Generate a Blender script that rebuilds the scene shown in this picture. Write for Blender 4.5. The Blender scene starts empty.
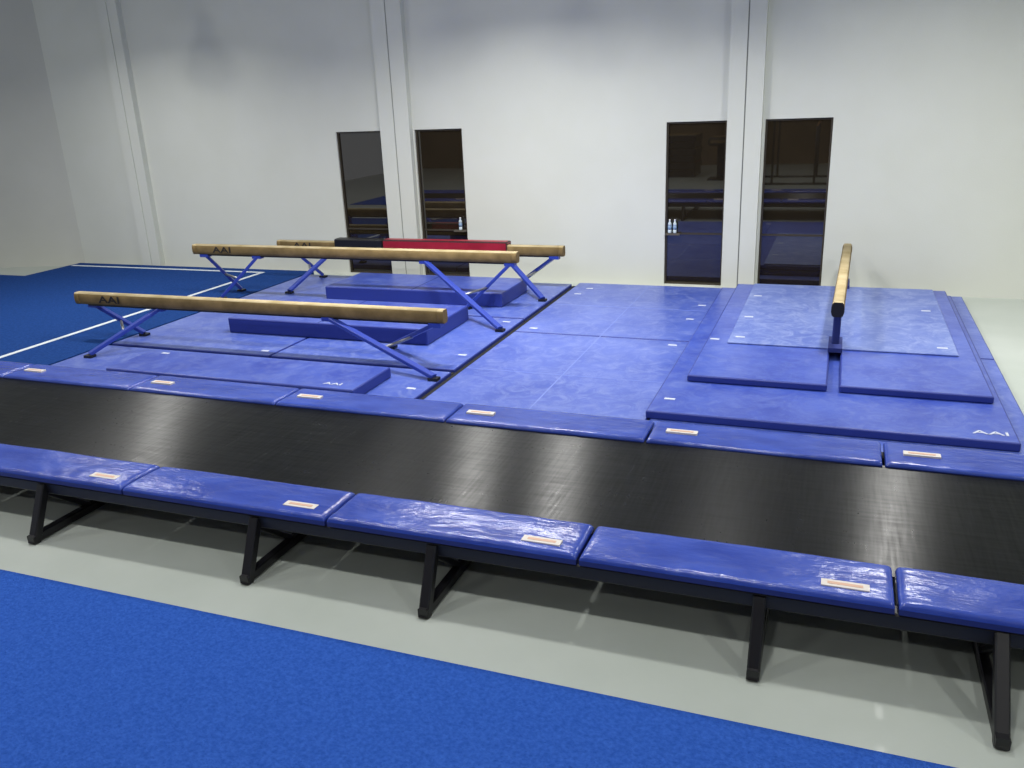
import bpy, bmesh, math, random
from mathutils import Vector, Matrix, noise
random.seed(4)
S=0.72
sc=bpy.context.scene
sc.view_settings.view_transform='Standard'
sc.view_settings.look='None'
def lin(c):
    return tuple(((v/255/12.92) if v/255<=0.04045 else ((v/255+0.055)/1.055)**2.4) for v in c)+(1,)
# ---------------------------------------------------------------- materials
def mat(name,col,rough=.5,col2=None,scale=4,detail=4,bump=0,bscale=30,spec=.5,metal=0,lo=.35,hi=.65,stretch=(1,1,1),coat=0,bdist=.02,scuff=None):
    m=bpy.data.materials.new(name);m.use_nodes=True
    nt=m.node_tree;b=nt.nodes['Principled BSDF']
    b.inputs['Base Color'].default_value=lin(col);b.inputs['Roughness'].default_value=rough
    b.inputs['Specular IOR Level'].default_value=spec;b.inputs['Metallic'].default_value=metal
    b.inputs['Coat Weight'].default_value=coat
    tc=nt.nodes.new('ShaderNodeTexCoord');mp=nt.nodes.new('ShaderNodeMapping')
    mp.inputs['Scale'].default_value=stretch
    nt.links.new(tc.outputs['Object'],mp.inputs[0])
    if col2:
        n=nt.nodes.new('ShaderNodeTexNoise');n.inputs['Scale'].default_value=scale;n.inputs['Detail'].default_value=detail
        r=nt.nodes.new('ShaderNodeValToRGB')
        r.color_ramp.elements[0].position=lo;r.color_ramp.elements[1].position=hi
        r.color_ramp.elements[0].color=lin(col);r.color_ramp.elements[1].color=lin(col2)
        nt.links.new(mp.outputs[0],n.inputs['Vector']);nt.links.new(n.outputs['Fac'],r.inputs[0])
        out=r.outputs[0]
        if scuff:   # chalk dust / scuffs, fine and irregular
            n3=nt.nodes.new('ShaderNodeTexNoise');n3.inputs['Scale'].default_value=4.5;n3.inputs['Detail'].default_value=12;n3.inputs['Roughness'].default_value=.8;n3.inputs['Distortion'].default_value=1.6
            r3=nt.nodes.new('ShaderNodeValToRGB');r3.color_ramp.elements[0].position=.46;r3.color_ramp.elements[1].position=.74
            r3.color_ramp.elements[1].color=(.85,.85,.85,1)
            mx=nt.nodes.new('ShaderNodeMix');mx.data_type='RGBA'
            nt.links.new(tc.outputs['Object'],n3.inputs['Vector']);nt.links.new(n3.outputs['Fac'],r3.inputs[0])
            nt.links.new(r3.outputs[0],mx.inputs[0]);nt.links.new(out,mx.inputs[6]);mx.inputs[7].default_value=lin(scuff)
            out=mx.outputs[2]
        nt.links.new(out,b.inputs['Base Color'])
    if bump:
        n2=nt.nodes.new('ShaderNodeTexNoise');n2.inputs['Scale'].default_value=bscale;n2.inputs['Detail'].default_value=5
        bp=nt.nodes.new('ShaderNodeBump');bp.inputs['Strength'].default_value=bump;bp.inputs['Distance'].default_value=bdist
        nt.links.new(mp.outputs[0],n2.inputs['Vector']);nt.links.new(n2.outputs['Fac'],bp.inputs['Height'])
        nt.links.new(bp.outputs[0],b.inputs['Normal'])
    return m
M={}
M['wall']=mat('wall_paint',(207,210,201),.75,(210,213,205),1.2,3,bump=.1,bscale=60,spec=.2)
M['wallShade']=mat('wall_paint_shaded',(190,192,185),.8,(194,196,189),1.2,3,spec=.2)  # same wall paint, greyed to paint in the shade on the left wall
M['wallF']=mat('wall_paint_dark',(104,88,68),.8,(120,102,80),1.2,3,spec=.2)
M['seam']=mat('joint_sealant',(140,143,138),.8)
M['ceil']=mat('ceiling_paint',(190,190,182),.9)
M['conc']=mat('painted_concrete',(174,182,175),.33,(185,192,186),.9,6,bump=.05,bscale=20,spec=.45)
M['carpet']=mat('blue_carpet',(40,82,172),.95,(56,100,194),50,12,bump=.9,bscale=100,spec=.05,lo=.3,hi=.7)
M['carpetD']=mat('spring_floor_carpet',(26,58,116),.95,(34,68,132),30,5,bump=.5,bscale=120,spec=.05)
M['tape']=mat('white_tape',(205,212,218),.7)
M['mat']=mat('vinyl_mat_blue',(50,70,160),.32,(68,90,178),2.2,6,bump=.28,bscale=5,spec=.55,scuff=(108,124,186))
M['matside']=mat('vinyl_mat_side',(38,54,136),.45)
M['chalk']=mat('chalky_vinyl_blue',(80,100,172),.5,(114,132,190),1.6,8,bump=.08,bscale=18,spec=.45,lo=.3,hi=.75,scuff=(158,170,206))
M['base']=mat('floor_mat_blue',(58,80,166),.32,(84,104,186),1.3,8,bump=.3,bscale=4,spec=.5,lo=.3,hi=.72,scuff=(130,144,196))
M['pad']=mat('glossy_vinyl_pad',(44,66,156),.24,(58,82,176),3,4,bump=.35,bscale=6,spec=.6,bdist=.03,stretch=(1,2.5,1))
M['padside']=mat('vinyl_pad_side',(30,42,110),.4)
M['seamB']=mat('mat_seam',(116,132,198),.5)
M['seamD']=mat('mat_seam_dark',(34,46,110),.6)
M['gapshade']=mat('mat_gap_shade',(14,15,20),.9)  # near-black that stands in for the shade between floor mats
M['black']=mat('black_powder_coat',(18,18,22),.4)
M['steel']=mat('galvanised_steel',(150,150,150),.35,metal=.8)
M['legblue']=mat('blue_enamel',(44,64,158),.35)
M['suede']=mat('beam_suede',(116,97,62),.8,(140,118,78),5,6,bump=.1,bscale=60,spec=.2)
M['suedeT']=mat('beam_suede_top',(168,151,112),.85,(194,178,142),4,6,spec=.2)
M['cap']=mat('beam_end_cap',(26,24,24),.5)
M['ink']=mat('printed_ink',(34,30,28),.6)
M['white']=mat('white_print',(190,196,212),.6)
M['label']=mat('cream_label',(214,208,202),.5)
M['orange']=mat('orange_print',(206,168,146),.5)
M['red']=mat('red_vinyl',(140,20,38),.4,(158,30,50),4)
M['frame']=mat('bronze_window_frame',(66,60,50),.4,metal=.2)
M['sill']=mat('window_sill',(90,84,74),.5)
M['glass']=mat('night_window_glass',(34,29,22),.02,spec=.5)
M['glass'].node_tree.nodes['Principled BSDF'].inputs['IOR'].default_value=2.05
M['bottle']=mat('bottle_plastic',(200,214,222),.15,spec=.6)
M['bcap']=mat('bottle_cap',(240,240,244),.4)
M['blabel']=mat('bottle_label',(130,156,190),.5)
M['wood']=mat('varnished_wood',(170,124,78),.4,(190,144,96),6)
def emis(name,c,s):
    m=bpy.data.materials.new(name);m.use_nodes=True;b=m.node_tree.nodes['Principled BSDF']
    b.inputs['Emission Color'].default_value=c;b.inputs['Emission Strength'].default_value=s
    return m
M['lamp']=emis('lamp_lens',(1,.97,.9,1),6)
def bedmat():
    m=bpy.data.materials.new('trampoline_bed_weave');m.use_nodes=True
    nt=m.node_tree;b=nt.nodes['Principled BSDF']
    tc=nt.nodes.new('ShaderNodeTexCoord')
    mp=nt.nodes.new('ShaderNodeMapping');mp.inputs['Scale'].default_value=(2,1,1)
    n=nt.nodes.new('ShaderNodeTexNoise');n.inputs['Scale'].default_value=2.5;n.inputs['Detail'].default_value=10;n.inputs['Roughness'].default_value=.65
    r=nt.nodes.new('ShaderNodeValToRGB')
    r.color_ramp.elements[0].position=.3;r.color_ramp.elements[1].position=.75
    r.color_ramp.elements[0].color=lin((7,8,8));r.color_ramp.elements[1].color=lin((20,21,22))
    nt.links.new(tc.outputs['Object'],mp.inputs[0]);nt.links.new(mp.outputs[0],n.inputs['Vector'])
    nt.links.new(n.outputs['Fac'],r.inputs[0]);nt.links.new(r.outputs[0],b.inputs['Base Color'])
    def thread(sx,sy,sc_):
        m2=nt.nodes.new('ShaderNodeMapping');m2.inputs['Scale'].default_value=(sx,sy,1)
        n2=nt.nodes.new('ShaderNodeTexNoise');n2.inputs['Scale'].default_value=sc_;n2.inputs['Detail'].default_value=5
        nt.links.new(tc.outputs['Object'],m2.inputs[0]);nt.links.new(m2.outputs[0],n2.inputs['Vector']);return n2.outputs['Fac']
    A=thread(18,1,3);B=thread(1,12,3)
    ad=nt.nodes.new('ShaderNodeMath');ad.operation='ADD';nt.links.new(A,ad.inputs[0]);nt.links.new(B,ad.inputs[1])
    r2=nt.nodes.new('ShaderNodeMapRange');r2.inputs['From Min'].default_value=.7;r2.inputs['From Max'].default_value=1.3
    r2.inputs['To Min'].default_value=.27;r2.inputs['To Max'].default_value=.38
    nt.links.new(ad.outputs[0],r2.inputs['Value']);nt.links.new(r2.outputs[0],b.inputs['Roughness'])
    r3=nt.nodes.new('ShaderNodeMapRange');r3.inputs['From Min'].default_value=.7;r3.inputs['From Max'].default_value=1.3
    r3.inputs['To Min'].default_value=.48;r3.inputs['To Max'].default_value=.3
    nt.links.new(ad.outputs[0],r3.inputs['Value']);nt.links.new(r3.outputs[0],b.inputs['Specular IOR Level'])
    cx=nt.nodes.new('ShaderNodeCombineXYZ');cx.inputs[1].default_value=1
    nt.links.new(cx.outputs[0],b.inputs['Tangent'])
    b.inputs['Anisotropic'].default_value=.95
    return m
M['bed']=bedmat()
# ---------------------------------------------------------------- mesh builder
class MB:
    def __init__(s,name):
        s.name=name;s.bm=bmesh.new();s.mats=[]
    def mi(s,k):
        if k not in s.mats:s.mats.append(k)
        return s.mats.index(k)
    def box(s,x0,x1,y0,y1,z0,z1,k,side=None,bev=0):
        vs=[s.bm.verts.new(Vector((x,y,z))*S) for z in (z0,z1) for y in (y0,y1) for x in (x0,x1)]
        idx=[(0,2,3,1),(4,5,7,6),(0,1,5,4),(2,6,7,3),(0,4,6,2),(1,3,7,5)]
        fs=[]
        for n,q in enumerate(idx):
            f=s.bm.faces.new([vs[i] for i in q]);fs.append(f)
            f.material_index=s.mi(side if (side and n!=1) else k)
        if bev:
            es=list({e for f in fs for e in f.edges})
            bmesh.ops.bevel(s.bm,geom=es,offset=bev*S,segments=3,profile=.5,affect='EDGES')
    def tube(s,p,q,w,h,k,round_=False,seg=12,up=Vector((0,0,1))):
        p=Vector(p)*S;q=Vector(q)*S;d=(q-p).normalized()
        if abs(d.dot(up))>.98:up=Vector((0,1,0))
        a=d.cross(up).normalized();b=a.cross(d).normalized()
        w*=S/2;h*=S/2
        if round_: prof=[(math.cos(2*math.pi*i/seg)*w,math.sin(2*math.pi*i/seg)*h) for i in range(seg)]
        else:
            c=min(w,h)*.25
            prof=[(w-c,-h),(w,-h+c),(w,h-c),(w-c,h),(-w+c,h),(-w,h-c),(-w,-h+c),(-w+c,-h)]
        r0=[s.bm.verts.new(p+a*x+b*y) for x,y in prof];r1=[s.bm.verts.new(q+a*x+b*y) for x,y in prof]
        n=len(prof)
        for i in range(n):
            f=s.bm.faces.new([r0[i],r0[(i+1)%n],r1[(i+1)%n],r1[i]]);f.material_index=s.mi(k);f.smooth=round_
        for r in (r0[::-1],r1):
            f=s.bm.faces.new(r);f.material_index=s.mi(k)
    def lathe(s,c,prof,k,seg=16):
        c=Vector(c);rings=[]
        for r,z in prof:
            rings.append([s.bm.verts.new((c+Vector((r*math.cos(2*math.pi*i/seg),r*math.sin(2*math.pi*i/seg),z)))*S) for i in range(seg)])
        for j in range(len(rings)-1):
            for i in range(seg):
                f=s.bm.faces.new([rings[j][i],rings[j][(i+1)%seg],rings[j+1][(i+1)%seg],rings[j+1][i]]);f.material_index=s.mi(k);f.smooth=True
        for r in (rings[0][::-1],rings[-1]):
            f=s.bm.faces.new(r);f.material_index=s.mi(k)
    def cushion(s,x0,x1,y0,y1,z0,z1,k,side,nx=56,ny=18,amp=.012,seed=0):
        top=[];h=z1-z0
        for j in range(ny+1):
            row=[]
            for i in range(nx+1):
                u=-1+2*i/nx;v=-1+2*j/ny
                uu=math.copysign(1-(1-abs(u))**1.8,u);vv=math.copysign(1-(1-abs(v))**1.8,v)
                X=(x0+x1)/2+uu*(x1-x0)/2;Y=(y0+y1)/2+vv*(y1-y0)/2
                e=(max(0,1-abs(uu)**70)**.5)*(max(0,1-abs(vv)**22)**.5)
                w=.8*noise.noise(Vector((X*1.1+seed*7,Y*4,seed)))+.3*noise.noise(Vector((X*5,Y*5,seed*3)))
                g=noise.noise(Vector((X*1.3,seed*2.1,4)))
                w+=.5*max(0,g)*math.sin(X*26+Y*14+3*noise.noise(Vector((X,Y*3,seed))))*max(0,-vv+.2)
                Z=z0+.5*h+.5*h*e+amp*w*e
                row.append(s.bm.verts.new(Vector((X,Y,Z))*S))
            top.append(row)
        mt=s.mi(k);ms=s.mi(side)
        for j in range(ny):
            for i in range(nx):
                f=s.bm.faces.new([top[j][i],top[j][i+1],top[j+1][i+1],top[j+1][i]]);f.material_index=mt;f.smooth=True
        loop=[top[0][i] for i in range(nx+1)]+[top[j][nx] for j in range(1,ny+1)]+[top[ny][i] for i in range(nx-1,-1,-1)]+[top[j][0] for j in range(ny-1,0,-1)]
        low=[s.bm.verts.new((v.co.x,v.co.y,z0*S)) for v in loop]
        n=len(loop)
        for i in range(n):
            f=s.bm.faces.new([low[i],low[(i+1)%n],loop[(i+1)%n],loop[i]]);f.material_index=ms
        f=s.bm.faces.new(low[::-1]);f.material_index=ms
    def done(s):
        me=bpy.data.meshes.new(s.name)
        bmesh.ops.recalc_face_normals(s.bm,faces=s.bm.faces[:])
        s.bm.to_mesh(me);s.bm.free()
        for k in s.mats:me.materials.append(M[k])
        o=bpy.data.objects.new(s.name,me);sc.collection.objects.link(o)
        return o
def text(name,body,size,loc,rot,k,parent,xs=1.3):
    cu=bpy.data.curves.new(name,'FONT');cu.body=body;cu.size=size*S;cu.extrude=.002;cu.offset=.006*size
    cu.align_x='CENTER';cu.align_y='CENTER'
    cu.materials.append(M[k])
    t=bpy.data.objects.new(name+'_tmp',cu);sc.collection.objects.link(t)
    bpy.context.view_layer.update()
    me=bpy.data.meshes.new_from_object(t.evaluated_get(bpy.context.evaluated_depsgraph_get()))
    bpy.data.objects.remove(t)
    o=bpy.data.objects.new(name,me);sc.collection.objects.link(o)
    o.location=Vector(loc)*S;o.rotation_euler=rot;o.scale=(xs,1,1);o.parent=parent
    return o
# ---------------------------------------------------------------- room shell
WY=16.9;HT=10.0
b=MB('floor');b.box(-24,14,-12,18,-.2,0,'conc');b.done()
wins=[(-10.5,-9.38),(-8.57,-7.47),(-3.2,-2.06),(-1.38,-.21)];WT=3.18
b=MB('wall_back')
xs=-18.55
for i,(x0,x1) in enumerate(wins):
    b.box(xs,x0,WY,WY+.5,0,HT,'wall');b.box(x0,x1,WY,WY+.5,WT,HT,'wall');b.box(x0,x1,WY,WY+.5,0,.05,'wall');xs=x1
    if i in (1,2):b.box(x0+.02 if i==2 else x1-.3,x0+.3 if i==2 else x1-.02,WY-.05,WY+.035,1.04,1.075,'sill')
b.box(xs,14,WY,WY+.5,0,HT,'wall')
for c,w in ((-16.15,.28),(-8.95,.35),(-1.74,.31),(5.3,.33)):
    g=.012
    b.box(c-w,c-g,WY-.16,WY,0,HT,'wall');b.box(c+g,c+w,WY-.16,WY,0,HT,'wall')
    b.box(c-g,c+g,WY-.14,WY,0,HT,'wall' if c<-12 else 'seam')
b.done()
b=MB('wall_left')
bm=b.bm
pts=[(-18.55,16.9),(-24,15.1),(-24,15.6),(-18.55,17.4)]
lo=[bm.verts.new(Vector((x,y,0))*S) for x,y in pts];hi=[bm.verts.new(Vector((x,y,HT))*S) for x,y in pts]
for i in range(4):bm.faces.new([lo[i],lo[(i+1)%4],hi[(i+1)%4],hi[i]])
bm.faces.new(lo);bm.faces.new(hi);b.mi('wallShade');b.done()
b=MB('wall_right');b.box(13.7,14,-12,16.9,0,HT,'wall');b.done()
b=MB('wall_front');b.box(-24,14,-12.3,-12,0,HT,'wallF');b.done()
b=MB('ceiling');b.box(-24,14,-12,18,HT,HT+.2,'ceil');b.done()
for i,(x0,x1) in enumerate(wins):
    b=MB('window_%d'%(i+1))
    y0,y1=WY+.04,WY+.14;t=.035
    b.box(x0,x0+t,y0,y1,.05,WT,'frame');b.box(x1-t,x1,y0,y1,.05,WT,'frame')
    b.box(x0+t,x1-t,y0,y1,.05,.05+t,'frame');b.box(x0+t,x1-t,y0,y1,WT-t,WT,'frame')
    b.box(x0+t,x1-t,y0+.02,y1,1.04,1.075,'frame')
    b.box(x0+t,x1-t,y0+.04,y0+.07,.05+t,1.04,'glass');b.box(x0+t,x1-t,y0+.04,y0+.07,1.075,WT-t,'glass')
    b.done()
def bottle(x):
    b=MB('water_bottle')
    c=(x,WY-.005,1.076)
    b.lathe(c,[(.03,0),(.036,.01),(.036,.07)],'bottle')
    b.lathe(c,[(.037,.07),(.037,.15)],'blabel')
    b.lathe(c,[(.036,.15),(.036,.19),(.015,.23),(.015,.245)],'bottle')
    b.lathe(c,[(.018,.245),(.018,.27)],'bcap')
    b.done()
for x in (-3.1,-3.0,-7.62):bottle(x)
# ---------------------------------------------------------------- equipment added behind the camera to give the window glass reflections
b=MB('added_uneven_bars')
for x,h in ((-2.6,3.3),(-1.0,2.3)):
    for y in (-5.2,-2.2):
        b.tube((x,y,.04),(x,y,h),.09,.09,'black',True)
        b.tube((x-.5,y,.04),(x+.5,y,.04),.12,.08,'black')
    b.tube((x,-5.25,h-.05),(x,-2.15,h-.05),.07,.07,'wood',True)
for y in (-5.2,-2.2):b.tube((-2.6,y,.04),(-1.0,y,.04),.08,.06,'black')
b.done()
b=MB('added_mat_stack')
for k in range(6):b.box(-9.5+.05*(k%2),-6.2+.05*(k%2),-7.5,-5.5,.05+.3*k,.33+.3*k,'red' if k%3==1 else 'suede','black',bev=.03)
b.box(-9.5,-6.2,-7.5,-5.5,0,.05,'black')
b.done()
b=MB('added_vault_table')
b.box(-5.4,-4.2,-5,-4,.0,.08,'black',bev=.02);b.tube((-4.8,-4.5,.08),(-4.8,-4.5,1.45),.5,.35,'black');b.box(-5.4,-4.2,-5.2,-3.8,1.45,1.8,'suede',bev=.12);b.done()
# ---------------------------------------------------------------- carpets
b=MB('carpet');b.box(-18,9,-.5,4.5,0,.02,'carpet',bev=0);b.done()
b=MB('spring_floor_carpet');b.box(-23.5,-11.35,8.7,15.0,0,.1,'carpetD');b.box(-18.5,-11.35,15.0,16.7,0,.1,'carpetD')
b.box(-12.58,-12.48,8.7,16.4,.1,.104,'tape');b.box(-18.4,-12.58,16.3,16.4,.1,.104,'tape')
b.done()
# ---------------------------------------------------------------- base panel mats
def tag(b,x,y,z,w=.13,h=.055,k='white'):
    b.box(x-w/2,x+w/2,y-h/2,y+h/2,z,z+.004,k)
b=MB('panel_floor_mat')
for x0,x1 in ((-11.3,-8.13),(-8.1,-4.97)):
    for y0,y1 in ((8.7,10.4),(10.5,13.45),(13.5,16.35)):
        b.box(x0,x1,y0,y1,0,.1,'base','matside',bev=.015)
b.box(-4.97,-4.85,8.7,16.4,0,.05,'gapshade');b.box(-11.3,-4.97,10.4,10.5,0,.06,'gapshade')  # dark strips laid in the gaps as painted shade
b.box(-11.3,-4.97,13.45,13.5,0,.06,'gapshade')
for q in ((-5.2,9.6),(-5.15,11.2),(-8.35,10.7),(-8.3,9.0),(-5.2,13.2)):tag(b,q[0],q[1],.1)
b.done()
b=MB('panel_floor_mat')
for x0,x1 in ((-4.85,-1.93),(-1.9,2.15)):
    for y0,y1 in ((8.7,12.63),(12.66,16.5)):
        b.box(x0,x1,y0,y1,0,.1,'base','matside',bev=.015)
b.box(-3.4,-3.385,8.72,16.48,.1,.102,'seamB')
b.box(-4.83,-1.95,10.62,10.635,.1,.102,'seamB');b.box(-4.83,-1.95,14.6,14.615,.1,.102,'seamB')
for q in ((-4.6,12.9),(-2.2,12.4),(-2.2,14.0),(-4.5,16.0),(-4.6,15.5),(-2.15,15.0)):tag(b,q[0],q[1],.1)
b.done()
def lmat(x0,x1,y0,y1,z0,z1,k='mat',tags=(),seams=()):
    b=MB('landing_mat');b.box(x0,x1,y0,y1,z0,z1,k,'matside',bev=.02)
    for t in tags:tag(b,t[0],t[1],z1)
    for x in seams:b.box(x-.008,x+.008,y0+.02,y1-.02,z1,z1+.002,'seamD')
    return b.done()
mA=lmat(-9.85,-5.7,8.95,9.98,.1,.25,tags=((-9.5,9.8),),seams=())
text('printed_logo','AAI',.11,(-6.1,9.12,.253),(0,0,0),'white',mA,1.6)
lmat(-9.7,-5.9,11.55,13.2,.1,.36,seams=(-7.9,))
lmat(-9.4,-5.65,14.15,15.55,.1,.36,seams=(-7.5,))
mD=lmat(-1.95,1.93,9.28,16.1,.1,.2,tags=((-1.75,9.75),))
text('printed_logo','AAI',.14,(1.68,9.5,.203),(0,0,0),'white',mD,1.6)
lmat(-1.66,.03,10.45,16.05,.2,.29,tags=((-1.55,12.2),))
lmat(.17,1.83,10.45,16.05,.2,.29)
b=MB('practice_beam_mat');b.box(-1.35,1.62,12.0,16.0,.292,.315,'chalk',bev=.008)
for q in ((-1.2,12.3),(-1.2,13.5),(1.45,12.3),(1.4,14.4),(-1.2,15)):tag(b,q[0],q[1],.315)
b.done()
# ---------------------------------------------------------------- balance beams
def beam(x0,y0,x1,y1,zt,legs,logo=None,foot=.1,posts=None):
    b=MB('balance_beam')
    p=Vector((x0,y0,0));q=Vector((x1,y1,0));d=(q-p).normalized();a=Vector((d.y,-d.x,0))
    prof=[(-.05,0),(.05,0),(.068,.02),(.08,.07),(.08,.13),(.068,.18),(.05,.2),(-.05,.2),(-.068,.18),(-.08,.13),(-.08,.07),(-.068,.02)]
    def ring(pt,sx=1,dz=0):return [b.bm.verts.new((pt+a*x*sx+Vector((0,0,zt-.2+z)))*S) for x,z in prof]
    def loft(p,q,ks,kt,sx=1,kc=None):
        r0=ring(p,sx);r1=ring(q,sx);n=len(prof)
        for i in range(n):
            f=b.bm.faces.new([r0[i],r0[(i+1)%n],r1[(i+1)%n],r1[i]]);f.smooth=True
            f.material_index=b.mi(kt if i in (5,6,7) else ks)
        for r in (r0[::-1],r1):
            f=b.bm.faces.new(r);f.material_index=b.mi(kc or ks)
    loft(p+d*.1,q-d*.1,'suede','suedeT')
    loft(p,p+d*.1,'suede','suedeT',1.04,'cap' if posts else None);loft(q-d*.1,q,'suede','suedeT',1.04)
    b.tube(p+d*.25+Vector((0,0,zt-.21)),q-d*.25+Vector((0,0,zt-.21)),.09,.03,'black')
    for t,f in legs:
        at=Vector((t[0],t[1],zt-.22));ft=Vector((f[0],f[1],foot))
        b.tube(at,ft+Vector((0,0,.05)),.1,.06,'legblue')
        b.box(at.x-.1,at.x+.1,at.y-.06,at.y+.06,zt-.26,zt-.2,'legblue')
        b.box(ft.x-.07,ft.x+.07,ft.y-.06,ft.y+.06,foot,foot+.04,'black')
    for i in range(0,len(legs)-1,2):
        (t0,f0),(t1,f1)=legs[i],legs[i+1]
        A=Vector((t0[0],t0[1],zt-.22)).lerp(Vector((f0[0],f0[1],foot)),.52)
        B=Vector((t1[0],t1[1],zt-.22)).lerp(Vector((f1[0],f1[1],foot)),.52)
        b.tube(A,B,.045,.045,'steel',True)
    if posts:
        for t in posts:
            c=p.lerp(q,t)
            b.tube((c.x,c.y,foot+.02),(c.x,c.y,zt-.19),.1,.16,'seamD')
            b.box(c.x-.09,c.x+.09,c.y-.3,c.y+.3,foot,foot+.06,'seamD')
    o=b.done()
    if logo:
        text('printed_logo','AAI',.17,(logo,y0-.083,zt-.1),(math.pi/2,0,0),'ink',o,1.7)
    return o
beam(-12.12,10.75,-5.2,10.8,.9,[((-10.4,10.78),(-11.0,9.75)),((-11.8,10.78),(-11.1,11.05)),((-7.15,10.78),(-5.05,10.0)),((-5.35,10.78),(-6.4,11.3))],logo=-11.35)
beam(-12.45,14.15,-5.3,14.15,1.14,[((-10.9,14.15),(-11.6,13.75)),((-12.2,14.15),(-11.7,14.5)),((-7.15,14.15),(-5.08,12.6)),((-5.45,14.15),(-6.25,13.95))],logo=-11.7)
beam(-11.56,15.8,-4.95,15.8,.97,[((-10.2,15.8),(-10.5,14.5)),((-11.2,15.8),(-10.7,16.1)),((-6.2,15.8),(-5.08,14.8)),((-5.15,15.8),(-6.0,16.15))],logo=-10.9)
beam(.09,11.8,.2,16.5,1.0,[],foot=.315,posts=(.06,.92))
b=MB('beam_cover_pad')
for x0,x1,k in ((-10.05,-8.9,'black'),(-8.88,-6.1,'red')):
    z=.97
    b.box(x0,x1,15.69,15.91,z+.005,z+.07,k,bev=.02);b.box(x0,x1,15.665,15.71,z-.12,z+.06,k,bev=.015);b.box(x0,x1,15.89,15.935,z-.12,z+.06,k,bev=.015)
b.done()
# ---------------------------------------------------------------- tumbling trampoline
b=MB('tumbling_trampoline')
X0,X1=-14.2,4.74;ZT=.62
b.box(X0,X1,5.6,7.5,.555,.565,'bed')
for y in (5.25,7.85):b.tube((X0,y,.47),(X1,y,.47),.12,.12,'black')
for x in (X0+.05,X1-.05):b.tube((x,5.25,.47),(x,7.85,.47),.12,.12,'black')
brk=[.54+2.11*i for i in range(-7,3)]
for i in range(len(brk)-1):
    a0,a1=brk[i]+.012,brk[i+1]-.012
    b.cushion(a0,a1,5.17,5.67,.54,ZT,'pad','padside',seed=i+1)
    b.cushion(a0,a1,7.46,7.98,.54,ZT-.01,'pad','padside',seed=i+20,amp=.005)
    for (cx,cy) in ((a1-.3,5.3),(a0+.3,7.7)):
        b.box(cx-.15,cx+.15,cy-.04,cy+.04,ZT-.02,ZT+.008,'label')
        b.box(cx-.11,cx+.11,cy-.015,cy+.015,ZT+.008,ZT+.010,'orange')
for x in (-13.2,-11.6,-9.2,-6.78,-4.39,-2.74,-.30,1.14,3.7):
    fy=4.97 if x<1 else 4.77
    b.tube((x,fy-.03,.05),(x,8.0,.05),.08,.08,'black')
    for y,ya,yb in ((fy,5.2,5.62),(7.95,7.8,7.4)):
        b.tube((x,y,.0),(x,ya,.5),.085,.085,'black')
        b.tube((x,ya,.42),(x,yb,.09),.05,.05,'black')
for i in range(0,180):
    x=X0+.1+i*(X1-X0-.2)/179
    b.tube((x,5.3,.53),(x,5.62,.558),.02,.02,'steel')
b.done()
# ---------------------------------------------------------------- lamps
def lampfix(x,y,pw,z=9.0,spread=math.pi):
    b=MB('high_bay_lamp')
    b.lathe((x,y,z),[(.38,0),(.36,.1),(.2,.35),(.1,.42),(.1,.6)],'steel',24)
    b.tube((x,y,z+.58),(x,y,HT),.03,.03,'black',True)
    b.lathe((x,y,z-.01),[(.34,0),(.34,.01)],'lamp',24)
    o=b.done()
    L=bpy.data.lights.new('lamp_light','AREA');L.shape='DISK';L.size=.45;L.energy=pw;L.color=(1,.985,.945);L.spread=spread
    lo=bpy.data.objects.new('lamp_light',L);sc.collection.objects.link(lo);lo.location=Vector((x,y,z-.05))*S;lo.parent=o
for x in (-14.3,-6.4,-4.6,1.2,8):lampfix(x,12.5,108,6.7,2.5)
for x in (-15,-8,-1.5,6):
    for y,p in ((8,100),(1.5,100),(-5,55)):lampfix(x,y,p)
w=bpy.data.worlds.new('w');sc.world=w;w.use_nodes=True
w.node_tree.nodes['Background'].inputs[0].default_value=(.9,.95,1,1);w.node_tree.nodes['Background'].inputs[1].default_value=.4
# ---------------------------------------------------------------- camera
cam=bpy.data.cameras.new('camera');co=bpy.data.objects.new('camera',cam);sc.collection.objects.link(co)
co.location=(0,0,3.76*S);co.rotation_euler=(1.2448894,.0406433,.3580240)
cam.sensor_width=36;cam.lens=29.88;cam.clip_end=200
sc.camera=co
